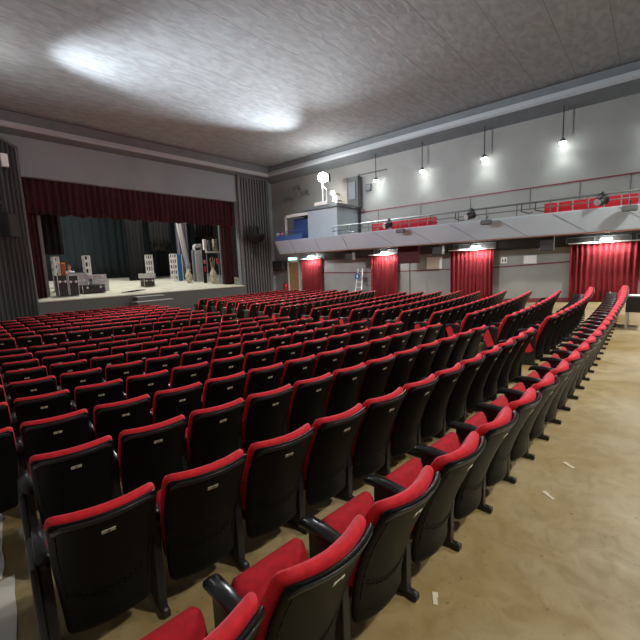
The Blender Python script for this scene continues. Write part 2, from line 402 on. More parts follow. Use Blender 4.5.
def case(x, y, z, w, d, h, label, m='casegrey', group='flight cases on the stage', lid=.3, rz=0):
    t = thing('flight_case', (x, y, z), label, 'case', group, rz)
    MB().bbox(-w/2, w/2, -d/2, d/2, 0, h*(1-lid)-.008, .015).build('case_body', K[m], t)
    MB().bbox(-w/2, w/2, -d/2, d/2, h*(1-lid)+.008, h, .015).build('case_lid', K[m], t)
    mb = MB()
    for sx in (-1, 1):
        for sy in (-1, 1): mb.box(sx*w/2-.02*(sx > 0)-.0, sx*w/2+.02*(sx < 0), sy*(d/2+.004)-.012, sy*(d/2+.004)+.012, 0, h)
    mb.build('corner_edging', K['alu'], t)
    mb = MB()
    for sx in (-.28, .28): mb.bbox(sx*w-.04, sx*w+.04, -d/2-.02, -d/2+.005, h*(1-lid)-.06, h*(1-lid)+.05, .005)
    mb.build('latch', K['alu'], t)
    return t
case(6.42, 22.75, sz(22.75)+.02, .44, .5, 1.02, 'tall black flight case furthest left at the stage edge', 'case')
case(6.90, 22.75, sz(22.75)+.02, .44, .5, .98, 'tall black flight case second from the left at the stage edge', 'case')
case(7.95, 23.1, sz(23.1)+.02, 1.15, .55, .42, 'long low black case lying in front of the grey cases', 'case')
case(7.55, 23.95, sz(23.95)+.02, .8, .6, .85, 'grey case in the middle of the pile, under the mixing desk', 'casegrey')
case(8.55, 23.8, sz(23.8)+.02, .85, .6, .66, 'wide grey case at the right end of the pile', 'casegrey')
case(8.42, 23.85, sz(23.85)+.69, .95, .6, .22, 'flat grey case stacked on the right end of the pile', 'casegrey', lid=.5)
case(11.55, 24.2, sz(24.2)+.02, .68, .5, .5, 'open black-faced case alone at mid-stage', 'case')
case(11.55, 24.2, sz(24.2)+.54, .82, .55, .28, 'pale grey box on top of the lone case at mid-stage', 'casegrey', lid=.4)
md = thing('mixing_desk', (7.5, 23.9, sz(23.9)+.91), 'grey mixing desk on top of the case before the seated person', 'mixing desk')
MB().bbox(-.45, .45, -.28, .28, 0, .12, .02, Matrix.Rotation(.15, 4, 'X')).build('desk_body', K['casegrey'], md)
MB().bbox(-.4, .4, -.24, .1, .125, .15, .008, Matrix.Rotation(.15, 4, 'X')).build('fader_panel', K['case'], md)
# cable heap lying near the stage edge
mb = MB(); p = []
for i in range(40): a = i*.7; p.append((9.3+.35*math.cos(a)+.02*i, 22.1+.12*math.sin(a), sz(22.1)+.045+.002*i))
o = mb.path(p, .018, 5).build('cable_coil', K['dark']); tag(o, 'dark cable coil lying on the pale boards near the stage edge', 'cable')

# seated person behind the mixing desk
def person():
    t = thing('person', (7.5, 24.95, sz(24.95)), 'person in a white shirt seated behind the grey mixing desk', 'person')
    me = bpy.data.meshes.new('body')
    J = [((0, 0, .50), .15), ((0, -.0, .70), .14), ((0, -.02, .93), .16), ((0, -.03, 1.05), .07), ((0, -.05, 1.13), .055), ((0, -.07, 1.20), .085), ((0, -.07, 1.28), .095), ((0, -.06, 1.35), .07),
         ((-.18, -.02, 1.0), .065), ((-.25, -.1, .78), .048), ((-.16, -.33, .76), .035), ((-.14, -.40, .77), .026),
         ((.18, -.02, 1.0), .065), ((.25, -.1, .78), .048), ((.16, -.33, .76), .035), ((.14, -.40, .77), .026),
         ((-.1, -.1, .48), .09), ((-.13, -.42, .48), .07), ((-.13, -.42, .1), .045), ((-.13, -.54, .05), .035),
         ((.1, -.1, .48), .09), ((.13, -.42, .48), .07), ((.13, -.42, .1), .045), ((.13, -.54, .05), .035)]
    Ed = [(0, 1), (1, 2), (2, 3), (3, 4), (4, 5), (5, 6), (6, 7), (2, 8), (8, 9), (9, 10), (10, 11), (2, 12), (12, 13), (13, 14), (14, 15), (0, 16), (16, 17), (17, 18), (18, 19), (0, 20), (20, 21), (21, 22), (22, 23)]
    for hx, b in ((-1, 11), (1, 15)):                # five fingers on each hand
        for k in range(5):
            J.append(((J[b][0][0] + hx*(.03 - .015*k), J[b][0][1]-.05-.006*(k in (1, 2, 3)), J[b][0][2]-.005), .008)); Ed.append((b, len(J)-1))
            J.append(((J[b][0][0] + hx*(.035 - .018*k), J[b][0][1]-.085-.01*(k in (1, 2, 3)), J[b][0][2]-.022), .007)); Ed.append((len(J)-2, len(J)-1))
    me.from_pydata([j[0] for j in J], Ed, []); o = bpy.data.objects.new('body', me); COL.objects.link(o)
    m = o.modifiers.new('skin', 'SKIN'); me.skin_vertices[0].data[0].use_root = True
    for i, j in enumerate(J): me.skin_vertices[0].data[i].radius = (j[1], j[1])
    o.modifiers.new('sub', 'SUBSURF').levels = 1; o.modifiers['sub'].render_levels = 1
    me.materials.append(K['skin']); o.parent = t
    # face
    MB().sphere((0, -.165, 1.255), .016, .022, .024).build('nose', K['skin'], t, True)
    mb = MB(); mb.sphere((-.035, -.15, 1.285), .012); mb.sphere((.035, -.15, 1.285), .012); mb.build('eyes', K['ink'], t, True)
    MB().sphere((0, -.145, 1.205), .028, .012, .007).build('mouth', K['maroon'], t, True)
    mb = MB(); mb.sphere((-.095, -.06, 1.26), .012, .02, .03); mb.sphere((.095, -.06, 1.26), .012, .02, .03); mb.build('ears', K['skin'], t, True)
    MB().sphere((0, -.035, 1.325), .105, .11, .085).build('hair', K['hair'], t, True)
    # shirt
    mb = MB(); n = 14; V = []; F = []
    for z, rx, ry, oy in ((.52, .21, .18, 0), (.7, .2, .17, 0), (.9, .235, .18, -.02), (1.0, .23, .15, -.02), (1.06, .11, .1, -.03), (1.1, .08, .08, -.04)):
        for i in range(n): a = 2*PI*i/n; V.append((rx*math.cos(a), oy+ry*math.sin(a), z))
    for j in range(5):
        for i in range(n): F.append((j*n+i, j*n+(i+1) % n, (j+1)*n+(i+1) % n, (j+1)*n+i))
    mb.add(V, F)
    for s in (-1, 1): mb.tube((s*.17, -.02, 1.0), (s*.255, -.1, .77), .085, 10, .065)
    mb.build('shirt', K['shirt'], t, True)
person()
ch = thing('stool', (7.5, 25.0, sz(25.0)), 'low black stool under the seated person', 'stool')
MB().tube((0, 0, .30), (0, 0, .35), .2, 16).build('seat', K['case'], ch)
for a in range(4): MB().tube((.12*math.cos(a*PI/2+.7), .12*math.sin(a*PI/2+.7), .30), (.18*math.cos(a*PI/2+.7), .18*math.sin(a*PI/2+.7), 0), .014, 6).build('leg', K['iron'], ch)
ob = thing('orange_coat', (7.0, 24.1, sz(24.1)), 'orange coat hung on a thin stand behind the black cases', 'coat')
pleats(-.09, .09, .85, 1.58, 0, .02, .09, seed=14, flare=.1, thick=.09).build('coat_cloth', K['orange'], ob, True)
MB().tube((0, .05, 0), (0, .05, 1.62), .016, 8).build('stand_pole', K['iron'], ob)
MB().tube((0, .05, 0), (0, .05, .02), .16, 12).build('stand_base', K['iron'], ob)
# scenery on the right side of the stage
bp = thing('scenery_flat', (14.85, 26.1, sz(26.1)), 'tall blue scenery panel beside the white truss', 'scenery panel')
MB().bbox(-.24, .24, -.03, .03, 0, 1.9, .01).build('panel_face', K['blue'], bp)
MB().box(.24, .29, -.035, .035, 0, 1.9).build('side_batten', K['white'], bp)
co = thing('silver_column', (15.7, 25.1, sz(25.1)), 'silver-grey arched column standing among the scenery', 'column')
V = []; n = 10
mb = MB(); mb.bbox(-.16, .3, -.15, .15, 0, 2.45, .03); mb.tube((.07, -.15, 2.45), (.07, .15, 2.45), .23, 16); mb.build('column_shaft', K['casegrey'], co)
MB().bbox(.31, .42, -.16, .16, 0, 2.7, .02).build('column_edge', K['alu'], co)
MB().bbox(-.32, -.17, -.1, .1, 0, 2.25, .02).build('column_side', K['greycloth'], co)
def tree(x, y, h, r, label, seed):
    rnd = random.Random(seed)
    t = thing('rock_prop', (x, y, sz(y)), label, 'scenery rock', 'rough stone-like scenery pieces')
    bm = bmesh.new(); bmesh.ops.create_icosphere(bm, subdivisions=3, radius=1)
    for v in bm.verts:
        q = v.co.copy(); k = 1 + .18*math.sin(5*q.x+seed)*math.cos(6*q.z+seed) + rnd.uniform(-.06, .06)
        tz = (q.z+1)/2; w = r*(1.05 - .45*tz)
        v.co = Vector((q.x*w*k, q.y*w*k, max(0, tz*h)))
    me = bpy.data.meshes.new('rock_body'); bm.to_mesh(me); bm.free(); me.materials.append(K['stone'])
    o = bpy.data.objects.new('rock_body', me); COL.objects.link(o); o.parent = t
    return t
t = tree(14.72, 24.7, .95, .26, 'rough cream stone-like prop left of the silver column', 3)
mb = MB()
for i in range(7):
    a = i*.9; mb.tube((.05*math.cos(a), .05*math.sin(a), .7), (.22*math.cos(a), .15*math.sin(a), 1.35+.05*(i % 3)), .02, 5, .008)
mb.build('bare_branches', K['alu'], t)
t = tree(15.86, 23.4, 1.15, .26, 'rough cream stone-like prop under the shelf, right of the black pole', 5)
mb = MB()
for i in range(7):
    a = i*.9; mb.tube((.05*math.cos(a), .05*math.sin(a), .8), (.22*math.cos(a), .12*math.sin(a), 1.75+.05*(i % 3)), .02, 5, .008)
mb.build('bare_branches', K['stone'], t)
bk = thing('banner_pole', (15.6, 24.0, sz(24.0)), 'narrow black banner with red marks between the two stone-like props', 'banner')
MB().bbox(-.12, .12, -.04, .04, 0, 2.3, .01).build('banner_board', K['blackcloth'], bk)
MB().bbox(-.08, .08, -.05, -.041, 1.35, 1.62, .003).build('pale_mark', K['pink'], bk)
MB().bbox(-.05, .08, -.05, -.041, .78, 1.18, .003).build('red_mark', K['redpaint'], bk)
sh = thing('scenery_shelf', (16.6, 24.4, sz(24.4)), 'pale raised shelf on posts at the right side of the stage', 'shelf')
MB().bbox(-.75, .75, -.35, .35, 2.10, 2.18, .01).build('shelf_board', K['white'], sh)
for sx in (-.7, .7):
    for sy in (-.3, .3): MB().box(sx-.02, sx+.02, sy-.02, sy+.02, 0, 2.1).build('post', K['alu'], sh)
zs = sz(24.4)+2.18
for x, w, h, m, nm, lb, ct in ((16.0, .2, .85, 'white', 'pale_flat', 'pale painted flat standing leftmost on the shelf', 'scenery flat'), (16.32, .22, .78, 'greycloth', 'grey_flat', 'dark grey flat standing in the middle of the shelf', 'scenery flat'), (16.86, .3, .88, 'stone', 'stone_flat', 'cream stone-patterned flat at the right end of the shelf', 'scenery flat')):
    o = MB().bbox(x-w/2, x+w/2, 24.3, 24.5, zs+.002, zs+h, .03).build(nm, K[m]); tag(o, lb, ct)
pk = MB().bbox(16.38, 16.74, 23.6, 23.64, 2.38, 2.8, .01); o = pk.build('pink_sign', K['pink']); 
psg = thing('sign_stand', (16.56, 23.66, sz(23.66)), 'pink sign on a thin stand beside the blue barrel', 'sign')
o.parent = psg; o.location = -psg.location
MB().tube((0, .02, 0), (0, .02, 1.5), .014, 6).build('stand_pole', K['alu'], psg); MB().tube((0, .02, 0), (0, .02, .02), .13, 12).build('stand_base', K['alu'], psg)
bl = thing('blue_barrel', (16.5, 23.0, sz(23.0)), 'blue plastic barrel beside the right grey portal post', 'barrel')
MB().tube((0, 0, .62), (0, 0, 1.5), .21, 16).build('barrel_body', K['blue'], bl)
MB().tube((0, 0, 0), (0, 0, .62), .2, 16).build('barrel_pedestal', K['white'], bl)

# ------------------------------------------------------------------ ribbed panels beside the stage
def ribbed(name, P0, P1, z0, z1, label, nr, m_back, m_rib, w0):
    d = Vector((P1[0]-P0[0], P1[1]-P0[1], 0)); L = d.length; a = math.atan2(d.y, d.x)
    t = thing(name, (P0[0], P0[1], z0), label, 'wall panel', 'ribbed panels beside the stage', a)
    MB().box(0, L, .0, .12, 0, z1-z0).build('panel_back', K[m_back], t)
    for i in range(nr+1):
        x = i*L/nr; w = w0 if 0 < i < nr else .06
        MB().bbox(x-w, x+w, -.06, .0, 0, z1-z0, .008).build('rib' if 0 < i < nr else 'edge_post', K[m_rib if 0 < i < nr else 'rib'], t)
    MB().box(-.06, L+.06, -.075, .12, z1-z0, z1-z0+.1).build('top_rail', K['rib'], t)
    return t
ribbed('ribbed_panel', (17.12, 21.62), (19.75, 21.62), fz(21.6), 8.15, 'grey ribbed wall panel right of the stage opening', 11, 'rib', 'panel', .035)
ribbed('ribbed_panel', (2.3, 17.6), (4.98, 21.45), fz(19), 7.55, 'dark ribbed wall panel at the left edge, beside the stage', 12, 'panel', 'darkgrey', .02)
sp = thing('loudspeaker', (3.78, 19.35, 3.5), 'black box loudspeaker hung on the left ribbed panel', 'loudspeaker', None, math.atan2(3.85, 2.68))
MB().bbox(-.5, .28, -.42, -.09, .05, .95, .03).build('cabinet', K['case'], sp)
MB().bbox(-.47, .25, -.445, -.42, .08, .92, .01).build('grille', K['dark'], sp)
MB().tube((-.1, -.2, .95), (-.1, -.1, 1.7), .03, 6).box(-.25, .05, -.12, -.06, 1.4, 1.75).build('bracket', K['iron'], sp)
dd = thing('hanging_spotlights', (18.0, 21.45, 3.7), 'round dark cluster of stage lights on the right ribbed panel', 'stage lights')
V = []; F = []; n = 16
mb = MB()
for j in range(7):
    p = PI/2*j/6
    for i in range(n): a = 2*PI*i/n; V.append((.82*math.cos(p)*math.cos(a), -.35+.32*math.cos(p)*math.sin(a), .62-.6*math.sin(p)))
for j in range(6):
    for i in range(n): F.append((j*n+i, j*n+(i+1) % n, (j+1)*n+(i+1) % n, (j+1)*n+i))
F.append(tuple(range(n))); mb.add(V, F); mb.build('basket', K['deepblack'], dd, True)
mb = MB()
for x in (-.45, -.1, .28): mb.tube((x, -.35, .6), (x+.05, -.3, 1.15), .09, 10, .12)
mb.build('lamp_bodies', K['case'], dd)
mb = MB(); mb.tube((0, -.15, -.9), (0, -.15, 1.6), .03, 6); mb.tube((-.5, -.15, .9), (.5, -.15, .9), .03, 6); mb.tube((-.2, -.15, -.6), (.45, -.15, -.75), .025, 6); mb.build('mounting_pole', K['iron'], dd)

# ------------------------------------------------------------------ balcony along the right wall
YE = 18.8
bal = thing('balcony', (18.8, 7, 2.85), 'long pale grey balcony running along the right wall', 'balcony')
def BL(mb, name, m, smooth=False, p=bal): return rel(mb.build(name, K[m], None, smooth), p)
BL(MB().strip([(17.6, 3.62), (17.6, 3.66), (17.72, 3.66), (18.12, 2.92), (18.12, 2.84), (18.0, 2.84)], YB, YE, 'y'), 'fascia', 'fascia')
BL(MB().strip([(17.9, 3.3), (18.13, 2.86), (XR-.0, 2.86), (XR-.0, 3.3)], YB, YE-.02, 'y'), 'balcony_floor', 'dark')
BL(MB().strip([(17.97, 2.835), (17.97, 2.79), (18.12, 2.79), (18.12, 2.835)], YB, YE, 'y'), 'lower_edging', 'wood2')
for y in [-1 + 2.05*i for i in range(10)]:           # slanting joints of the fascia
    dy = -1.1*(1 if y < 13 else .1)
    a = Vector((17.592, y, 3.62)); b = Vector((17.992, y+dy, 2.86)); o_ = Vector((-.012, 0, -.006)); w = Vector((0, .012, 0))
    BL(MB().add([a-w, a+w, b+w, b-w, a-w+o_, a+w+o_, b+w+o_, b-w+o_], [(0, 1, 2, 3), (7, 6, 5, 4), (0, 4, 5, 1), (3, 2, 6, 7), (0, 3, 7, 4), (1, 5, 6, 2)]), 'panel_joint', 'cornice')
rl = thing('balcony_railing', (17.66, 7, 3.66), 'grey metal railing along the top of the balcony front', 'railing')
BL(MB().tube((17.66, YB+.1, 4.14), (17.66, 14.1, 4.14), .04, 8), 'top_rail', 'railgrey', True, rl)
BL(MB().tube((17.66, YB+.1, 3.9), (17.66, 14.1, 3.9), .022, 8), 'lower_rail', 'railgrey', True, rl)
for i in range(15):
    BL(MB().tube((17.66, 14.0-1.2*i, 3.66), (17.66, 14.0-1.2*i, 4.14), .02, 6), 'post', 'railgrey', False, rl)
# balcony seats (red backs)
def bal_seat():
    t = thing('balcony_chair', (0, 0, 0), 'red upholstered balcony chair', 'chair', 'red chairs along the balcony')
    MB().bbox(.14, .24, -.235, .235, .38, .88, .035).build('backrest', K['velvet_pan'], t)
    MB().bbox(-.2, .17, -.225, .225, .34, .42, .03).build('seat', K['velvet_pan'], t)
    MB().box(-.12, .15, -.2, .2, 0, .34).build('plinth', K['wood2'], t)
    return t
bs = bal_seat(); first = True
YY = [11.98, 11.46] + [10.72-.52*i for i in range(5)] + [3.42-.52*i for i in range(7)]
names = ['far pair, nearer the stage', 'far pair, further from the stage'] + ['middle group, %s from the stage end' % w for w in ('first', 'second', 'third', 'fourth', 'fifth')] + ['near group at the right edge, %s from the left' % w for w in ('first', 'second', 'third', 'fourth', 'fifth', 'sixth', 'seventh')]
for y, nm in zip(YY, names):
    if first: r = bs; first = False
    else:
        r = bs.copy(); COL.objects.link(r)
        for c in bs.children: cc = c.copy(); COL.objects.link(cc); cc.parent = r
    r.location = (18.75, y, 3.302); r['label'] = 'red balcony chair, ' + nm
# stage lanterns clamped to the balcony rail
def lantern(y, label, drop=True):
    t = thing('stage_lantern', (17.5, y, 3.8), label, 'stage light', 'stage lanterns on the balcony rail')
    MB().tube((-.22, .12, .02), (.1, -.06, .12), .13, 14, .17).build('lantern_body', K['case'], t, True)
    MB().tube((-.235, .128, .015), (-.222, .121, .02), .12, 14).build('lens', K['alu'], t)
    mb = MB(); mb.path([(-.08, -.18, .06), (.12, -.12, .3), (.12, .12, .3), (-.05, .22, .06)], .014, 6); mb.build('yoke', K['iron'], t)
    MB().bbox(-.03, .12, -.04, .04, .28, .40, .01).build('clamp', K['iron'], t)
for y, lb in ((10.3, 'black lantern on the balcony rail nearest the stage'), (6.2, 'black lantern on the middle of the balcony rail'), (1.55, 'black lantern on the balcony rail at the right')): lantern(y, lb)
for y, lb in ((9.55, 'small grey flood lamp hung on the balcony front nearest the stage'), (5.5, 'small grey flood lamp hung on the middle of the balcony front'), (.75, 'small grey flood lamp hung at the right end of the balcony front')):
    t = thing('flood_lamp', (17.38, y, 3.42), lb, 'flood lamp', 'small flood lamps on the balcony front')
    MB().bbox(-.14, .1, -.22, .22, 0, .2, .05).build('lamp_body', K['darkgrey'], t)
    MB().tube((.0, 0, .2), (.2, 0, .38), .02, 6).build('arm', K['iron'], t)
for y in (12.9, 11.3, 8.1, 6.9, 4.2, 3.7):
    o = MB().path([(17.60, y, 4.12), (17.50, y, 3.82), (17.50, y-.3, 3.72), (17.5, y-.42, 3.74)], .02, 6).build('rail_hook', K['iron'])
    tag(o, 'bent black hook hanging from the balcony rail', 'hook', 'bent hooks on the balcony rail')
# cables between line and rail
for i, y in enumerate((12.6, 9.9, 7.2, 4.5, 2.6, .9)):
    o = MB().tube((XR-.03, y, 4.2), (XR-.03, y, 5.09), .012, 6).build('wall_cable', K['darkgrey'])
    tag(o, 'thin vertical cable on the wall below the maroon line', 'cable', 'thin cables on the balcony wall')
# control booth at the far end of the balcony
bo = thing('control_booth', (18.9, 16.3, 3.3), 'grey control booth at the stage end of the balcony', 'booth')
def BB(mb, name, m): return rel(mb.build(name, K[m]), bo)
BB(MB().box(18.2, XR-.01, 14.1, 16.4, 3.302, 5.32), 'booth_wall', 'fascia')
BB(MB().box(17.95, XR-.01, 13.9, 16.75, 5.33, 5.5), 'booth_roof', 'cornice')
mb = MB(); mb.box(18.2, 18.32, 18.3, 18.42, 3.302, 5.3); mb.box(18.2, 18.32, 16.41, 18.42, 5.12, 5.3); BB(mb, 'door_frame', 'white')
BB(MB().box(19.0, XR-.01, 16.42, 18.4, 3.302, 5.1), 'booth_inside', 'bluestrip')
BB(MB().box(18.15, XR-.01, 16.41, 18.5, 5.31, 5.38), 'porch_roof', 'cornice')
o = MB().box(17.62, 17.7, 16.45, 18.75, 3.668, 3.95).build('blue_parapet_cloth', K['bluestrip']); tag(o, 'blue cloth strip along the stage end of the balcony', 'cloth strip')
mb = MB(); mb.tube((17.8, 16.5, 4.2), (17.8, 18.7, 4.2), .03, 8); mb.tube((17.8, 16.5, 3.98), (17.8, 18.7, 3.98), .02, 8)
for y in (16.55, 17.3, 18.0, 18.65): mb.tube((17.8, y, 3.66), (17.8, y, 4.2), .02, 6)
tag(mb.build('booth_railing', K['bluestrip']), 'blue railing before the open booth doorway', 'railing')
for y, lb in ((18.7, 'leftmost'), (18.3, 'second'), (17.95, 'third')):
    t = thing('small_lamp', (17.95, y+.15, 3.665), 'small lamp standing on the balcony corner, %s of three' % lb, 'lamp', 'small lamps on the balcony corner')
    MB().tube((0, 0, 0), (0, 0, .35), .02, 6).build('stem', K['iron'], t); MB().sphere((0, 0, .45), .12).build('lamp_head', K['casegrey'] if y != 18.3 else K['pink'], t, True)
# flood lights: the bright pair that wash the ceiling
fa = thing('floodlight', (18.3, 15.06, 5.5), 'glaring floodlight on a white stand on the booth roof', 'floodlight')
MB().bbox(-.4, .4, -.5, .5, 0, .2, .02).build('stand_base', K['white'], fa)
mb = MB(); mb.tube((0, .15, .2), (0, .15, 1.45), .035, 8); mb.tube((0, -.15, .2), (0, -.15, .9), .02, 8); mb.tube((0, -.15, .9), (0, .15, 1.2), .02, 8); mb.build('stand_pole', K['white'], fa)
MB().sphere((-.1, 0, 1.6), .3, .3, .28, 16, 10).build('lamp_bulb', K['glowflood'], fa, True)
MB().bbox(.13, .33, -.24, .24, 1.36, 1.84, .03).build('lamp_housing', K['case'], fa)
fb = thing('floodlight', (3.12, 15.9, 6.85), 'glaring floodlight at the left edge above the ribbed panel', 'floodlight')
MB().sphere((0, 0, .3), .2, .2, .2, 16, 10).build('lamp_bulb', K['glowflood'], fb, True)
MB().bbox(-.4, -.22, -.24, .24, .05, .55, .03).build('lamp_housing', K['case'], fb)
mb = MB(); mb.tube((-.3, 0, .1), (-4.71, 0, .1), .03, 8); mb.build('arm', K['iron'], fb)
light('flood_beam_right', 'SPOT', (17.9, 15.06, 7.1), 6500, (.9, .95, 1), .2, (8.0, 13.6, 8.6), 60, 1.0)
light('flood_beam_left', 'SPOT', (3.3, 15.9, 7.2), 3200, (.9, .94, 1), .2, (9.5, 12.5, 8.9), 74, 1.0)
light('flood_house_right', 'SPOT', (17.9, 15.06, 7.05), 7000, (.9, .96, 1), .15, (9.0, 7.5, 0), 112, .6)
light('flood_house_left', 'SPOT', (3.3, 15.9, 7.15), 7000, (.9, .95, 1), .15, (13.0, 8.0, 0.5), 112, .6)
wl = thing('light_box', (4.28, 20.05, 6.4), 'small white lit box high on the left ribbed panel', 'lamp')
MB().bbox(-.16, .07, -.12, .1, 0, .5, .02).build('box_body', K['white'], wl)
MB().box(-.05, .0, .1, .26, .2, .3).build('bracket', K['iron'], wl)
# equipment tower beside the booth
tw = thing('equipment_column', (20.05, 14.3, 3.302), 'dark narrow cupboard column on the wall right of the floodlight', 'column')
MB().box(-.2, .2, -.55, .25, 2.1, 3.9).build('column_body', K['darkgrey'], tw)
MB().bbox(-.26, -.2, -.4, .1, 2.6, 3.6, .01).build('door_panel', K['cornice'], tw)
for y, z, s, m, lb in ((15.5, 6.45, .09, 'glow', 'small white lamp beside the floodlight'), (15.35, 6.0, .12, 'glowwarm', 'warm glowing lamp panel below the small white lamp'), (15.35, 5.65, .1, 'plate', 'small dull lamp panel under the warm one')):
    o = MB().bbox(19.55, 19.7, y-s, y+s, z-s*(2.2 if m == 'glowwarm' else 1), z+s*(2.2 if m == 'glowwarm' else 1), .02).build('wall_lamp', K[m]); 
    t = thing('wall_lamp_unit', (19.9, y, z), lb, 'lamp'); rel(o, t)
    rel(MB().box(19.7, XR-.01, y-.03, y+.03, z-.03, z+.03).build('bracket', K['iron']), t)
for y, z, lb in ((18.75, 7.3, 'upper slanted spotlight on the wall left of the floodlight'), (19.6, 6.75, 'lower slanted spotlight on the wall left of the floodlight'), (18.0, 6.9, 'small spotlight on the wall close to the floodlight')):
    t = thing('wall_spotlight', (20.2, y, z), lb, 'spotlight', 'slanted spotlights on the far right wall')
    MB().tube((-.55, .35, -.12), (-.2, -.1, .12), .09, 10, .12).build('lamp_body', K['darkgrey'], t)
    MB().tube((-.565, .37, -.13), (-.552, .353, -.121), .08, 10).build('lens', K['alu'], t)
    MB().tube((-.3, 0, 0), (.09, 0, -.1), .025, 6).build('arm', K['iron'], t)
t = thing('junction_box', (XR-.01, 13.25, 6.3), 'small dark box on the upper wall right of the booth', 'box')
MB().bbox(-.1, 0, -.2, .2, 0, .4, .01).build('box_body', K['darkgrey'], t)
MB().bbox(-.115, -.1, -.15, .15, .05, .35, .004).build('cover', K['cornice'], t)
struct('trim_9', MB().box(XR-.05, XR, 13.9, 14.0, 3.4, 7.4), K['darkgrey'])
struct('trim_10', MB().box(XR-.05, XR, 12.0, 13.9, 7.3, 7.36), K['darkgrey'])

# ------------------------------------------------------------------ hanging lamps over the balcony
for y, lb in ((12.5, 'first'), (9.63, 'second'), (6.45, 'third'), (3.25, 'fourth'), (.1, 'fifth')):
    t = thing('hanging_lamp', (19.9, y, 6.76), 'lit lamp on a drop rod over the balcony, %s from the left' % lb, 'lamp', 'hanging lamps over the balcony')
    MB().tube((0, 0, .16), (0, 0, 1.44), .022, 8).build('drop_rod', K['iron'], t)
    MB().tube((0, 0, .0), (0, 0, .16), .15, 14, .05).build('lamp_shade', K['darkgrey'], t)
    MB().sphere((0, 0, -.04), .13, .13, .09).build('bulb', K['glow2'], t, True)
    light('hanging_lamp_light', 'SPOT', (19.80, y, 6.66), 85, (.93, 1, .95), .08, (20.1, y, 3.0), 120, .9)

# ------------------------------------------------------------------ wall curtains under the balcony with their lamps
CUR = [(.42, 2.8, 'wide red curtain nearest the right edge of the photo'), (5.95, 8.1, 'red curtain second from the right under the balcony'),
       (11.25, 13.05, 'red curtain third from the right under the balcony'), (17.0, 18.85, 'red curtain nearest the stage under the balcony')]
for k, (a, b, lb) in enumerate(CUR):
    t = thing('wall_curtain', (20.0, (a+b)/2, fz(b)), lb, 'curtain', 'red curtains under the balcony')
    o = pleats(a, b, fz(a)+.04, 2.46, 20.02, .06, .2, 'y', seed=20+k, flare=-.02 if k else -.02, nz=5).build('curtain_cloth', K['curtain2'], None, True); rel(o, t)
    rel(MB().box(19.86, 20.12, a-.06, b+.06, 2.47, 2.51).build('curtain_rail', K['white']), t)
    mid = {0: 1.52, 1: 6.75, 2: 11.9, 3: 17.7}[k]
    l = thing('curtain_lamp', (19.75, mid, 2.56), 'small bright lamp above the ' + lb.replace(' of the photo', ''), 'lamp', 'lamps above the wall curtains')
    MB().bbox(-.1, .14, -.17, .17, .02, .08, .01).build('lamp_glass', K['glow'], l)
    MB().bbox(-.12, .16, -.19, .19, .08, .13, .01).build('lamp_cover', K['cornice'], l)
    MB().tube((.1, 0, .12), (.1, 0, .28), .015, 6).build('lamp_stem', K['iron'], l)
    cl = light('curtain_light', 'AREA', (19.80, mid, 2.50), 40, (1, .98, .95), .12, (19.9, mid, -.3)); light('curtain_glow', 'POINT', (19.62, mid, 2.5), 9, (1, .98, .95), .06); cl.data.shape = 'RECTANGLE'; cl.data.size_y = .12; cl.data.size = 1.4; cl.rotation_euler = (0, math.radians(-6), PI/2)
for a, b, z0, z1, lb in ((1.95, 3.0, 2.5, 2.76, 'left frame above the rightmost curtain'), (.75, 1.8, 2.5, 2.76, 'middle frame above the rightmost curtain'), (-.5, .6, 2.5, 2.76, 'right frame above the rightmost curtain'), (5.9, 8.0, 2.56, 2.8, 'frame above the second curtain from the right'), (11.0, 12.9, 2.56, 2.8, 'frame above the third curtain from the right')):
    mb = MB(); x0, x1 = 20.12, 20.17
    mb.box(x0, x1, a, b, z0, z0+.03); mb.box(x0, x1, a, b, z1-.03, z1); mb.box(x0, x1, a, a+.03, z0, z1); mb.box(x0, x1, b-.03, b, z0, z1)
    o = mb.build('empty_frame', K['cornice']); tag(o, 'empty metal ' + lb, 'frame')
# loudspeakers hung below the balcony
for y, x, z0, h, w, lb in ((3.42, 18.6, 2.22, .58, .5, 'black loudspeaker hung below the balcony left of the rightmost curtain'), (8.15, 18.6, 2.3, .42, .5, 'black loudspeaker hung below the balcony left of the second curtain'), (13.6, 18.7, 2.25, .45, .5, 'black loudspeaker hung below the balcony left of the third curtain')):
    t = thing('loudspeaker', (x, y, z0), lb, 'loudspeaker', 'loudspeakers hung below the balcony')
    MB().bbox(-.16, .16, -w/2, w/2, 0, h, .02).build('cabinet', K['case'], t)
    MB().bbox(-.18, -.165, -w/2+.03, w/2-.03, .03, h-.03, .005).build('grille', K['dark'], t)
    MB().box(-.03, .03, -.05, .05, h, 2.86-z0).build('bracket', K['iron'], t)
t = thing('dark_board', (19.0, 9.98, 1.9), 'dark maroon box screen hung on a pole right of the third curtain', 'screen')
MB().bbox(-.1, .1, -.6, .6, .02, .92, .02).build('board', K['maroon'], t)
MB().tube((.12, 0, fz(10)-1.9), (.12, 0, .95), .025, 8).build('pole', K['iron'], t)
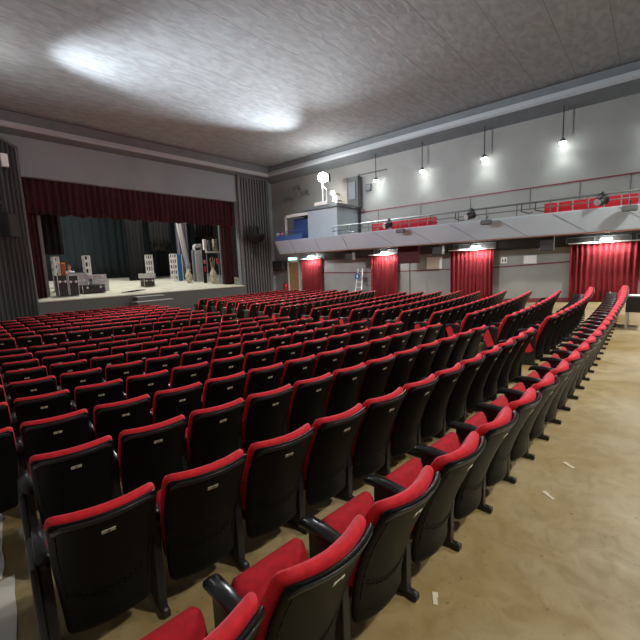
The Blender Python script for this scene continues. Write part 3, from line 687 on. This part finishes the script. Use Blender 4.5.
# papers on the wall, stepladder, door
for a, b, z0, z1, lb in ((8.66, 9.56, 1.55, 2.22, 'white notice sheet on the wall under the balcony, left one'), (4.12, 4.7, 1.68, 2.09, 'white notice sheet on the wall left of the rightmost curtain')):
    t = thing('notice', (XR-.005, (a+b)/2, z0), lb, 'notice'); h = z1-z0; w = (b-a)/2
    MB().box(-.03, 0, -w, w, 0, h).build('sheet', K['paper'], t)
    mb = MB(); mb.box(-.035, -.03, -w, w, 0, .03); mb.box(-.035, -.03, -w, w, h-.03, h); mb.box(-.035, -.03, -w, -w+.03, 0, h); mb.box(-.035, -.03, w-.03, w, 0, h); mb.build('frame', K['casegrey'], t)
t = thing('switch_plate', (XR-.005, 5.55, 1.75), 'small pale switch plate beside the second curtain from the right', 'switch')
MB().bbox(-.03, 0, -.14, .14, 0, .28, .008).build('plate', K['paper'], t)
for s in (-.06, .06): MB().box(-.04, -.03, s-.03, s+.03, .06, .22).build('switch', K['darkgrey'], t)
ld = thing('stepladder', (19.75, 13.78, fz(13.8)), 'white stepladder leaning at the wall between two red curtains', 'stepladder')
for s in (-1, 1): MB().tube((-.2, s*.26, 0), (.2, s*.16, 2.1), .035, 6).build('rail', K['white'], ld)
for i in range(6): z = .3+.32*i; q = z/2.1; MB().box(-.24+.4*q, -.14+.4*q, -.25+.1*q, .25-.1*q, z, z+.05).build('rung', K['alu'], ld)
t = thing('blue_sign', (19.45, 13.75, fz(13.75)+1.45), 'small round blue sign hanging on the white stepladder', 'sign')
MB().tube((.12, 0, .2), (.15, 0, .2), .2, 20).build('disc', K['blue'], t); MB().box(.1, .119, -.04, .04, .1, .3).build('white_mark', K['white'], t)
MB().tube((.14, 0, .38), (.38, 0, .52), .012, 6).build('hook', K['iron'], t)
struct('door_1', MB().box(XR-.08, XR, 19.3, 20.25, fz(20), 2.3), K['wood'])
struct('trim_11', MB().box(XR-.1, XR, 19.16, 19.3, fz(20), 2.42).box(XR-.1, XR, 20.25, 20.38, fz(20), 2.42).box(XR-.1, XR, 19.16, 20.38, 2.3, 2.42), K['white'])
es = thing('exit_sign', (XR-.02, 19.8, 2.44), 'green lit emergency exit sign over the wooden door', 'exit sign')
MB().bbox(-.14, 0, -.45, .45, 0, .24, .02).build('sign_body', K['white'], es)
MB().bbox(-.155, -.14, -.4, .4, .03, .21, .004).build('lit_face', K['glowgreen'], es)
fe = thing('fire_extinguisher', (XR-.16, 20.62, .25), 'red fire extinguisher on the wall left of the wooden door', 'fire extinguisher')
MB().tube((0, 0, 0), (0, 0, .55), .11, 14).build('cylinder', K['redpaint'], fe, True)
MB().tube((0, 0, .55), (0, 0, .66), .035, 8).build('valve', K['iron'], fe)
MB().path([(0, 0, .62), (-.1, .1, .55), (-.12, .12, .2)], .015, 6).build('hose', K['iron'], fe)
MB().box(.1, .15, -.05, .05, .2, .4).build('wall_bracket', K['iron'], fe)
tv = thing('loudspeaker', (20.0, 21.05, 1.75), 'black wall box left of the wooden door under the balcony end', 'loudspeaker')
MB().bbox(-.2, .25, -.55, .5, 0, .7, .02).build('cabinet', K['case'], tv); MB().bbox(-.215, -.2, -.5, .45, .05, .65, .005).build('grille', K['dark'], tv)
MB().box(.25, .29, -.1, .1, .2, .5).build('bracket', K['iron'], tv)
t = thing('notice', (XR-.005, 18.98, 1.1), 'small paper notice between the wooden door and the far red curtain', 'notice')
MB().box(-.03, 0, -.1, .12, 0, .5).build('sheet', K['paper'], t)

# black table at the right edge
tb = thing('black_table', (13.3, .42, 0), 'black table with equipment at the right edge behind the last row', 'table')
MB().bbox(-.45, .45, -.55, .1, .8, .86, .01).build('table_top', K['iron'], tb)
MB().bbox(-.44, -.40, -.53, .08, .45, .8, .01).build('front_skirt', K['case'], tb)
for sx in (-.4, .4):
    for sy in (-.5, .05): MB().box(sx-.025, sx+.025, sy-.025, sy+.025, 0, .8).build('leg', K['alu'], tb)
t = thing('open_book', (13.15, .29, .865), 'pale papers lying on the black table', 'papers')
MB().bbox(-.2, .2, -.15, .15, 0, .02, .004).build('pages', K['paper'], t)
t = thing('equipment_box', (13.45, .02, .865), 'small grey device on the black table', 'device')
MB().bbox(-.15, .15, -.1, .1, 0, .12, .02).build('housing', K['casegrey'], t); MB().box(-.16, -.15, -.06, .06, .03, .09).build('panel', K['dark'], t)

# white sheets on the left aisle, worn tape pieces
for k, (a, b, xa, xb) in enumerate(((1.55, 3.24, .13, .44), (3.26, 4.35, .38, .56), (4.37, 5.6, .52, .5))):
    rnd = random.Random(k); P = [(-.9, a)]
    for i in range(9): t = i/8; P.append((xa+(xb-xa)*t + rnd.uniform(-.01, .01) - .03, a+(b-a)*t))
    P += [(-.9, b)]; n = len(P)
    V = [(px, py, fz(py)+.003) for px, py in P] + [(px, py, fz(py)+.008) for px, py in P]
    o = MB().add(V, [tuple(range(n-1, -1, -1)), tuple(range(n, 2*n))] + [(i, (i+1) % n, n+(i+1) % n, n+i) for i in range(n)]).build('floor_sheet', K['sheet'])
    tag(o, ('nearest', 'second', 'furthest')[k] + ' white sheet covering the left aisle floor beside the seats', 'floor sheet', 'white sheets on the left aisle')
for i, (x, y, a, L, lb) in enumerate(((1.93, .86, .5, .09, 'nearest the camera, right of the last row'), (3.45, .55, .9, .12, 'further off behind the last row'), (4.1, .50, .9, .12, 'furthest off behind the last row'), (1.85, 1.52, .2, .08, 'between the last two rows, right one'), (1.12, 1.75, -.6, .16, 'between the last two rows, left one'), (2.7, 1.32, .2, .07, 'between the last two rows, furthest one'))):
    z = fz(y)
    m_ = Matrix.Translation((x, y, z+.002)) @ Matrix.Rotation(a, 4, 'Z')
    o = MB().box(-L/2, L/2, -.013, .013, 0, .002, m_).box(L*.1, L*.5, -.02, .01, 0, .0018, m_).build('tape_scrap', K['tape']); tag(o, 'worn pale tape scrap on the floor, ' + lb, 'tape')

# ------------------------------------------------------------------ theatre seats
def slab(zs_, prof, hw, thick, wing, rc, ns=14, nt=14, top=1.0):
    """rounded upright cushion/shell: prof(t)->(y,z) centre line bottom to top, hw(t) half width, wing = forward curve"""
    V = []; F = []
    P0 = [prof(i/nt) for i in range(nt+1)]
    Ltot = sum(math.dist(P0[i], P0[i+1]) for i in range(nt))
    for side in (-1, 1):
        for j in range(nt+1):
            u = j/nt; t = .5 - .5*math.cos(PI*u)
            y, z = prof(t); y2, z2 = prof(min(1, t+.01)); y1, z1 = prof(max(0, t-.01))
            d = Vector((0, y2-y1, z2-z1)).normalized(); nrm = Vector((0, d.z, -d.y))
            de = min(t, 1-t)*Ltot
            cut = 0 if de >= rc else rc - math.sqrt(max(0, rc*rc - (rc-de)**2))
            w = hw(t) - cut
            for i in range(ns+1):
                s = -math.cos(PI*i/ns)
                ds = (1-abs(s))*w; e = min(ds, de, thick)/thick
                th = thick*.5*(.12 + .88*math.sqrt(max(0, 1-(1-e)**2)))
                x = s*w
                V.append((x, y + wing*(x/.235)**2 + side*th*nrm.y, z + side*th*nrm.z))
    W = ns+1; H = W*(nt+1)
    for side in (0, 1):
        for j in range(nt):
            for i in range(ns): a = side*H+j*W+i; F.append((a, a+1, a+W+1, a+W))
    for i in range(ns): F.append((i, i+1, H+i+1, H+i)); a = nt*W+i; F.append((a, a+1, H+a+1, H+a))
    for j in range(nt): a = j*W; F.append((a, a+W, H+a+W, H+a)); a += ns; F.append((a, a+W, H+a+W, H+a))
    return V, F
def lerp(a, b, t): return a + (b-a)*t
def shell_prof(t):
    z = lerp(.165, .905, t); y = -.005 - .27*max(0, (t-.08))**1.25 + .02*math.sin(PI*t); return (y - .045, z)
def cush_prof(t):
    z = lerp(.36, .918, t); tt = (z-.165)/.74; y = -.005 - .27*max(0, (tt-.08))**1.25 + .02*math.sin(PI*tt); return (y + .006 + .012*math.sin(PI*t), z)
def pan_prof(t):
    return (lerp(.065, .215, t), lerp(.25, .63, t))
def make_seat_meshes(res):
    ns, nt = res; D = {}
    def mesh(name, V, F, m, smooth=True):
        me = bpy.data.meshes.new(name); me.from_pydata([tuple(v) for v in V], [], F)
        bm = bmesh.new(); bm.from_mesh(me); bmesh.ops.recalc_face_normals(bm, faces=bm.faces); bm.to_mesh(me); bm.free()
        if smooth:
            for p in me.polygons: p.use_smooth = True
        me.materials.append(m); return me
    V, F = slab(0, shell_prof, lambda t: lerp(.205, .236, min(1, t*1.5)), .03, .06, .03, ns, nt)
    mb = MB().add(V, F)
    if ns > 10:                                       # moulded arcs low on the back, raised border
        for dz in (0, .025):
            pts = []
            for i in range(13):
                x = -.17 + .34*i/12; z = .36+dz + 3.2*x*x*.6; t = (z-.165)/.74; y = shell_prof(t)[0] + .06*(x/.235)**2 - .0165
                pts.append((x, y, z))
            mb.path(pts, .0028, 4)
        for s in (-1, 1):
            pts = []
            for i in range(9):
                z = .30 + .54*i/8; t = (z-.165)/.74; x = s*(lerp(.205, .236, min(1, t*1.5))-.03); pts.append((x, shell_prof(t)[0]+.06*(x/.235)**2-.0155, z))
            mb.path(pts, .003, 4)
    D['back_shell'] = mesh('back_shell', mb.v, mb.f, K['plastic'])
    V = []; n = 12                                    # raised rim band along the top of the shell
    for t, o1 in ((.945, .0125), (.95, .0185), (.985, .0175), (.99, .011)):
        for i in range(n+1):
            x = -.222 + .444*i/n; e = max(0, abs(x)-.17)/.052
            y, z = shell_prof(t - .03*e*e); V.append((x, y + .06*(x/.235)**2 - o1, z))
    F = [(j*(n+1)+i, j*(n+1)+i+1, (j+1)*(n+1)+i+1, (j+1)*(n+1)+i) for j in range(3) for i in range(n)]
    F += [(3*(n+1)+i, 3*(n+1)+i+1, i+1, i) for i in range(n)] + [(0, n+1, 2*(n+1), 3*(n+1)), (n, 2*n+1, 3*n+2, 4*n+3)]
    D['back_rim'] = mesh('back_rim', V, F, K['rim'])
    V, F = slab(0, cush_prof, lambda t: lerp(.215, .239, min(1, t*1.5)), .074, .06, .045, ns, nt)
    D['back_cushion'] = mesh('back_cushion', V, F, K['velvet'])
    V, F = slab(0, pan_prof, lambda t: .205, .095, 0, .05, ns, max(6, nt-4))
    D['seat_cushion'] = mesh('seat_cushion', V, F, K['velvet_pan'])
    # plate follows the shell slope
    y, z = shell_prof(.845); y2, z2 = shell_prof(.89); ang = math.atan2(y2-y, z2-z)
    mtx = Matrix.Translation((0, y-.0155, z)) @ Matrix.Rotation(-ang, 4, 'X')
    D['number_plate'] = mesh('number_plate', *(lambda m: (m.v, m.f))(MB().box(-.03, .03, -.0025, .0, -.012, .012, mtx)), K['plate'], False)
    D['plate_mtx'] = mtx
    # armrest at the left side (x=-.26)
    mb = MB(); n = 8; V = []; F = []
    secs = [(-.03, .60, .026, .02), (-.01, .635, .034, .025), (.14, .645, .037, .026), (.25, .64, .037, .026), (.285, .625, .032, .022), (.30, .605, .02, .01)]
    for yy, zz, rx, rz in secs:
        for i in range(n):
            a = 2*PI*i/n; V.append((-.26 + rx*math.copysign(abs(math.cos(a))**.45, math.cos(a)), yy, zz + rz*math.copysign(abs(math.sin(a))**.45, math.sin(a))))
    for j in range(len(secs)-1):
        for i in range(n): F.append((j*n+i, j*n+(i+1) % n, (j+1)*n+(i+1) % n, (j+1)*n+i))
    F += [tuple(range(n)), tuple(range(len(secs)*n-1, (len(secs)-1)*n-1, -1))]
    D['armrest'] = mesh('armrest', V, F, K['armrest'])
    mb = MB(); mb.bbox(-.284, -.236, -.01, .22, .04, .615, .006)
    
    D['standard'] = mesh('standard', mb.v, mb.f, K['iron'], False)
    mb = MB(); mb.bbox(-.282, -.238, -.07, .25, .004, .045, .008)
    D['foot'] = mesh('foot', mb.v, mb.f, K['iron'], False)
    mb = MB(); mb.tube((-.26, -.055, .036), (-.26, -.055, .05), .012, 6)
    D['foot_bolt'] = mesh('foot_bolt', mb.v, mb.f, K['bolt'], False)
    mb = MB(); mb.bbox(-.318, -.285, -.05, .26, .06, .62, .015)
    D['end_panel'] = mesh('end_panel', mb.v, mb.f, K['iron'], False)
    mb = MB(); PQ = [(.02, .29), (.05, .25), (.12, .235), (.16, .26), (.27, .56), (.25, .60), (.18, .63), (.14, .60)]; n = len(PQ)
    mb.add([(-.30, a, b) for a, b in PQ] + [(-.285, a, b) for a, b in PQ], [tuple(range(n-1, -1, -1)), tuple(range(n, 2*n))] + [(i, (i+1) % n, n+(i+1) % n, n+i) for i in range(n)])
    D['end_pad'] = mesh('end_pad', mb.v, mb.f, K['velvet'], False)
    # low resolution whole seat
    return D
HI = make_seat_meshes((16, 16)); LO = make_seat_meshes((8, 8))

ROWN = ['last row'] + ['%s row from the back' % w for w in ('second', 'third', 'fourth', 'fifth', 'sixth', 'seventh', 'eighth', 'ninth', 'tenth')] + \
       ['%s row beyond the cross gap' % w for w in ('first', 'second', 'third', 'fourth', 'fifth', 'sixth', 'seventh', 'eighth')]
def ordn(n): return '%d%s' % (n, 'th' if 10 <= n % 100 <= 20 else {1: 'st', 2: 'nd', 3: 'rd'}.get(n % 10, 'th'))
yL = [None, 1.80, 2.74, 3.64, 4.66, 5.72, 6.75, 7.75, 8.8, 9.85, 12.0, 13.15, 14.3, 15.4, 16.5, 17.6, 18.7, 19.6]
yM = [None, 1.29, 2.02, 2.86, 3.72, 4.65, 5.55, 6.5, 7.45, 8.45, 10.15, 11.25, 12.4, 13.5, 14.6, 15.7, 16.8, 17.9]
yR = [None, 1.54, 2.25, 3.17, 4.13, 5.17, 6.25, 7.2, 8.15, 9.15, 11.4, 12.4, 13.5, 14.5, 15.6, 16.7, 17.9, 19.0]
xE = [None] + [6.52 + .13*i for i in range(17)]
xS = [None] + [7.8 + .215*i for i in range(17)]
xRr = [None, 16.1, 14.55, 15.0, 15.45, 15.95, 16.6, 16.9, 17.0, 17.3, 18.1, 18.2, 18.3, 18.4, 18.5, 18.5, 18.5, 18.4]
xLf = [None] + [.25]*9 + [.8, .9, 1.0, 1.2, 1.9, 2.6, 3.6, 4.5]
P = .52
def curve_pos(f, x):                     # top-back corner line -> seat base
    s = (f(x+.05) - f(x-.05))/.1; a = math.atan(s)
    nx, ny = -math.sin(a), math.cos(a)
    return x + nx*.26, f(x) + ny*.26, a
seats = []
def row_f(x0, y0, x1, y1, c): return lambda x: y0 + (y1-y0)*(x-x0)/(x1-x0) + c*(x-x0)*(x-x1)
f0 = lambda x: .465 + (.0068*(x-8.2)**2 if x < 8.2 else .000315*(x-8.2)**3)
x = .42 ; k = 0
# the last row: corners at .72, 1.22 ... step by arc
xc = .46-.545
while xc < 16.7:
    seats.append(dict(row=0, block='L', k=k, f=f0, x=xc, first=False, last=False)); k += 1
    xc += .545 if xc < 5 else .53
seats[-1]['last'] = True; seats[0]['first'] = True
N0 = k
for i in range(1, 18):
    fL = row_f(1.0, yL[i], xE[i], yM[i], .016 if i == 1 else .008)
    xc = xE[i] - .24; k = 0; L = []
    while xc > xLf[i]:
        L.append(dict(row=i, block='L', k=k, f=fL, x=xc, first=False, last=(k == 0))); k += 1
        s = (fL(xc+.05)-fL(xc-.05))/.1; xc -= P*math.cos(math.atan(s))
    L[-1]['first'] = True; seats += L
    fR = row_f(xS[i], yM[i]+.02, xRr[i], yR[i], .012)
    xc = xS[i] + .24; k = 0; L = []
    while xc < xRr[i]:
        L.append(dict(row=i, block='R', k=k, f=fR, x=xc, first=(k == 0), last=False)); k += 1
        s = (fR(xc+.05)-fR(xc-.05))/.1; xc += P*math.cos(math.atan(s))
    L[-1]['last'] = True; seats += L
for s in seats:
    s['bx'], s['by'], s['a'] = curve_pos(s['f'], s['x']); s['bz'] = fz(s['by'])
    s['d'] = depth(s['bx'], s['by'], s['bz']+.9)
    u, v = proj(s['bx'], s['by']-.2, s['bz']+.8); u2, v2 = proj(s['bx'], s['by']+.2, s['bz']+.5)
    s['vis'] = (-15 < u < 655 and -20 < v < 660) or (s['row'] == 0 and s['k'] < 3)
vis = sorted([s for s in seats if s['vis']], key=lambda s: s['d'])
print('seats', len(seats), 'visible', len(vis))
NEAR = vis[:300] + [s for s in seats if not s['vis'] and s['d'] > 1.2 and s['k'] > 5 and s['row'] > 0]
near_ids = set(id(s) for s in NEAR)
protos = {}
def proto_parts(hi, first, last, pad):
    return ['back_shell', 'back_rim', 'back_cushion', 'seat_cushion', 'number_plate', 'armrest', 'standard', 'foot'] + (['foot_bolt'] if hi else []) + (['end_panel'] if (first or last) and not pad else []) + (['end_pad'] if pad else [])
DG = {}
def digits(txt, mtx, parent):
    if txt not in DG:
        cu = bpy.data.curves.new('seat_number', 'FONT'); cu.body = txt; cu.size = .026; cu.align_x = 'CENTER'; cu.align_y = 'CENTER'; cu.extrude = .0006; cu.resolution_u = 2
        o = bpy.data.objects.new('tmp', cu); COL.objects.link(o); bpy.context.view_layer.update()
        me = bpy.data.meshes.new_from_object(o.evaluated_get(bpy.context.evaluated_depsgraph_get())); me.name = 'seat_number'
        bpy.data.objects.remove(o); me.materials.clear(); me.materials.append(K['ink']); DG[txt] = me
    o = bpy.data.objects.new('seat_number', DG[txt]); COL.objects.link(o); return o
def count_in_view(row, block): return [s for s in NEAR if s['row'] == row and s['block'] == block]
for idx, s in enumerate(NEAR):
    hi = idx < 90; D = HI if hi else LO
    r, b, k = s['row'], s['block'], s['k']
    if r == 0:
        lab = 'red theatre seat with black shell, %s from the near end of the last row' % ordn(k+1)
    else:
        lab = 'red theatre seat, %s from centre aisle, %s block, %s' % (ordn(k+1), 'left' if b == 'L' else 'right', ROWN[r])
    t = thing('theatre_seat', (s['bx'], s['by'], s['bz']), lab, 'theatre seat', 'red and black theatre seats in rows', s['a'])
    plate = None
    for nm in proto_parts(hi, s['first'], s['last'], s['first'] and b == 'R'):
        if nm == 'end_panel' and s['last'] and not s['first']:
            for q in ('armrest', 'standard', 'foot', 'end_panel'):
                o = bpy.data.objects.new(q, D[q]); COL.objects.link(o); o.parent = t; o.scale = (-1, 1, 1)
            continue
        o = bpy.data.objects.new(nm, D[nm]); COL.objects.link(o); o.parent = t
        if nm == 'number_plate': plate = o
    if idx < 60:
        n = (30 + 2*k) if b == 'R' else (30 - 2*k if r else 62 - 2*k)
        if n <= 0: n = abs(n) + 1
        dg = digits(str(n), None, plate); dg.parent = plate
        dg.matrix_local = HI['plate_mtx'] @ Matrix.Translation((0, -.003, 0)) @ Matrix.Rotation(PI/2, 4, 'X')
# remaining seats: distant ones as one block of repeated seating
def merged(keys, sel, m, name):
    V = []; F = []
    base = LO
    for s in sel:
        mt = Matrix.Translation((s['bx'], s['by'], s['bz'])) @ Matrix.Rotation(s['a'], 4, 'Z')
        for key in keys:
            me = base[key]; n = len(V); V += [tuple(mt @ v.co) for v in me.vertices]; F += [tuple(i+n for i in p.vertices) for p in me.polygons]
    return link_mesh(name, V, F, m, None, True)
rest = [s for s in seats if id(s) not in near_ids and s['d'] > 0 and (s['vis'] or s['row'] >= 1 or True)]
rest = [s for s in rest if s['vis']]
print('rest', len(rest), 'extra', len(NEAR)-300, max(s['d'] for s in NEAR[:300]), min(s['row'] for s in rest))
root = thing('distant_theatre_seats', (11, 16, fz(16)), 'far front rows of red and black theatre seats below the stage', 'theatre seats'); root['kind'] = 'stuff'
for nm, keys, m in (('back_shells', ['back_shell'], K['plastic']), ('back_rims', ['back_rim'], K['rim']), ('back_cushions', ['back_cushion'], K['velvet']), ('seat_cushions', ['seat_cushion'], K['velvet_pan']), ('armrests', ['armrest'], K['armrest']), ('standards', ['standard', 'foot'], K['iron']), ('number_plates', ['number_plate'], K['plate'])):
    o = rel(merged(keys, rest, m, nm), root); o['kind'] = 'stuff'

# ------------------------------------------------------------------ unseen fill lamps and housings added behind and above the camera, stage light
for i, (x, y) in enumerate(((3.0, -2.5), (8.5, -2.5), (14.0, -2.5))):
    t = thing('added_fill_lamp', (x, y, 6.2), 'round hall lamp hung high behind the last row', 'lamp', 'hall lamps behind the last row')
    MB().tube((0, 0, .05), (0, 0, .35), .22, 16, .12).build('lamp_shade', K['darkgrey'], t); MB().tube((0, 0, .35), (0, 0, 2.78), .02, 6).build('drop_rod', K['iron'], t)
    light('added_fill_light', 'SPOT', (x, y, 6.2), (800, 1000, 1900)[i], (1, .95, .86), .25, (x+.6, y+3.2, 0), 140, .6)
light('stage_work_light', 'AREA', (8.5, 25.0, 8.8), 290, (1, .98, .9), 1.5, (9.5, 24.5, 0))
light('stage_work_light', 'AREA', (13.5, 24.8, 8.8), 250, (1, .98, .9), 1.5, (13.5, 24.5, 0))
W = bpy.data.worlds.new('world'); S.world = W; W.use_nodes = True
W.node_tree.nodes['Background'].inputs[0].default_value = (.02, .02, .02, 1); W.node_tree.nodes['Background'].inputs[1].default_value = 1
vs = S.view_settings; vs.view_transform = 'Standard'; vs.look = 'None'; vs.exposure = 0.45; vs.gamma = 1
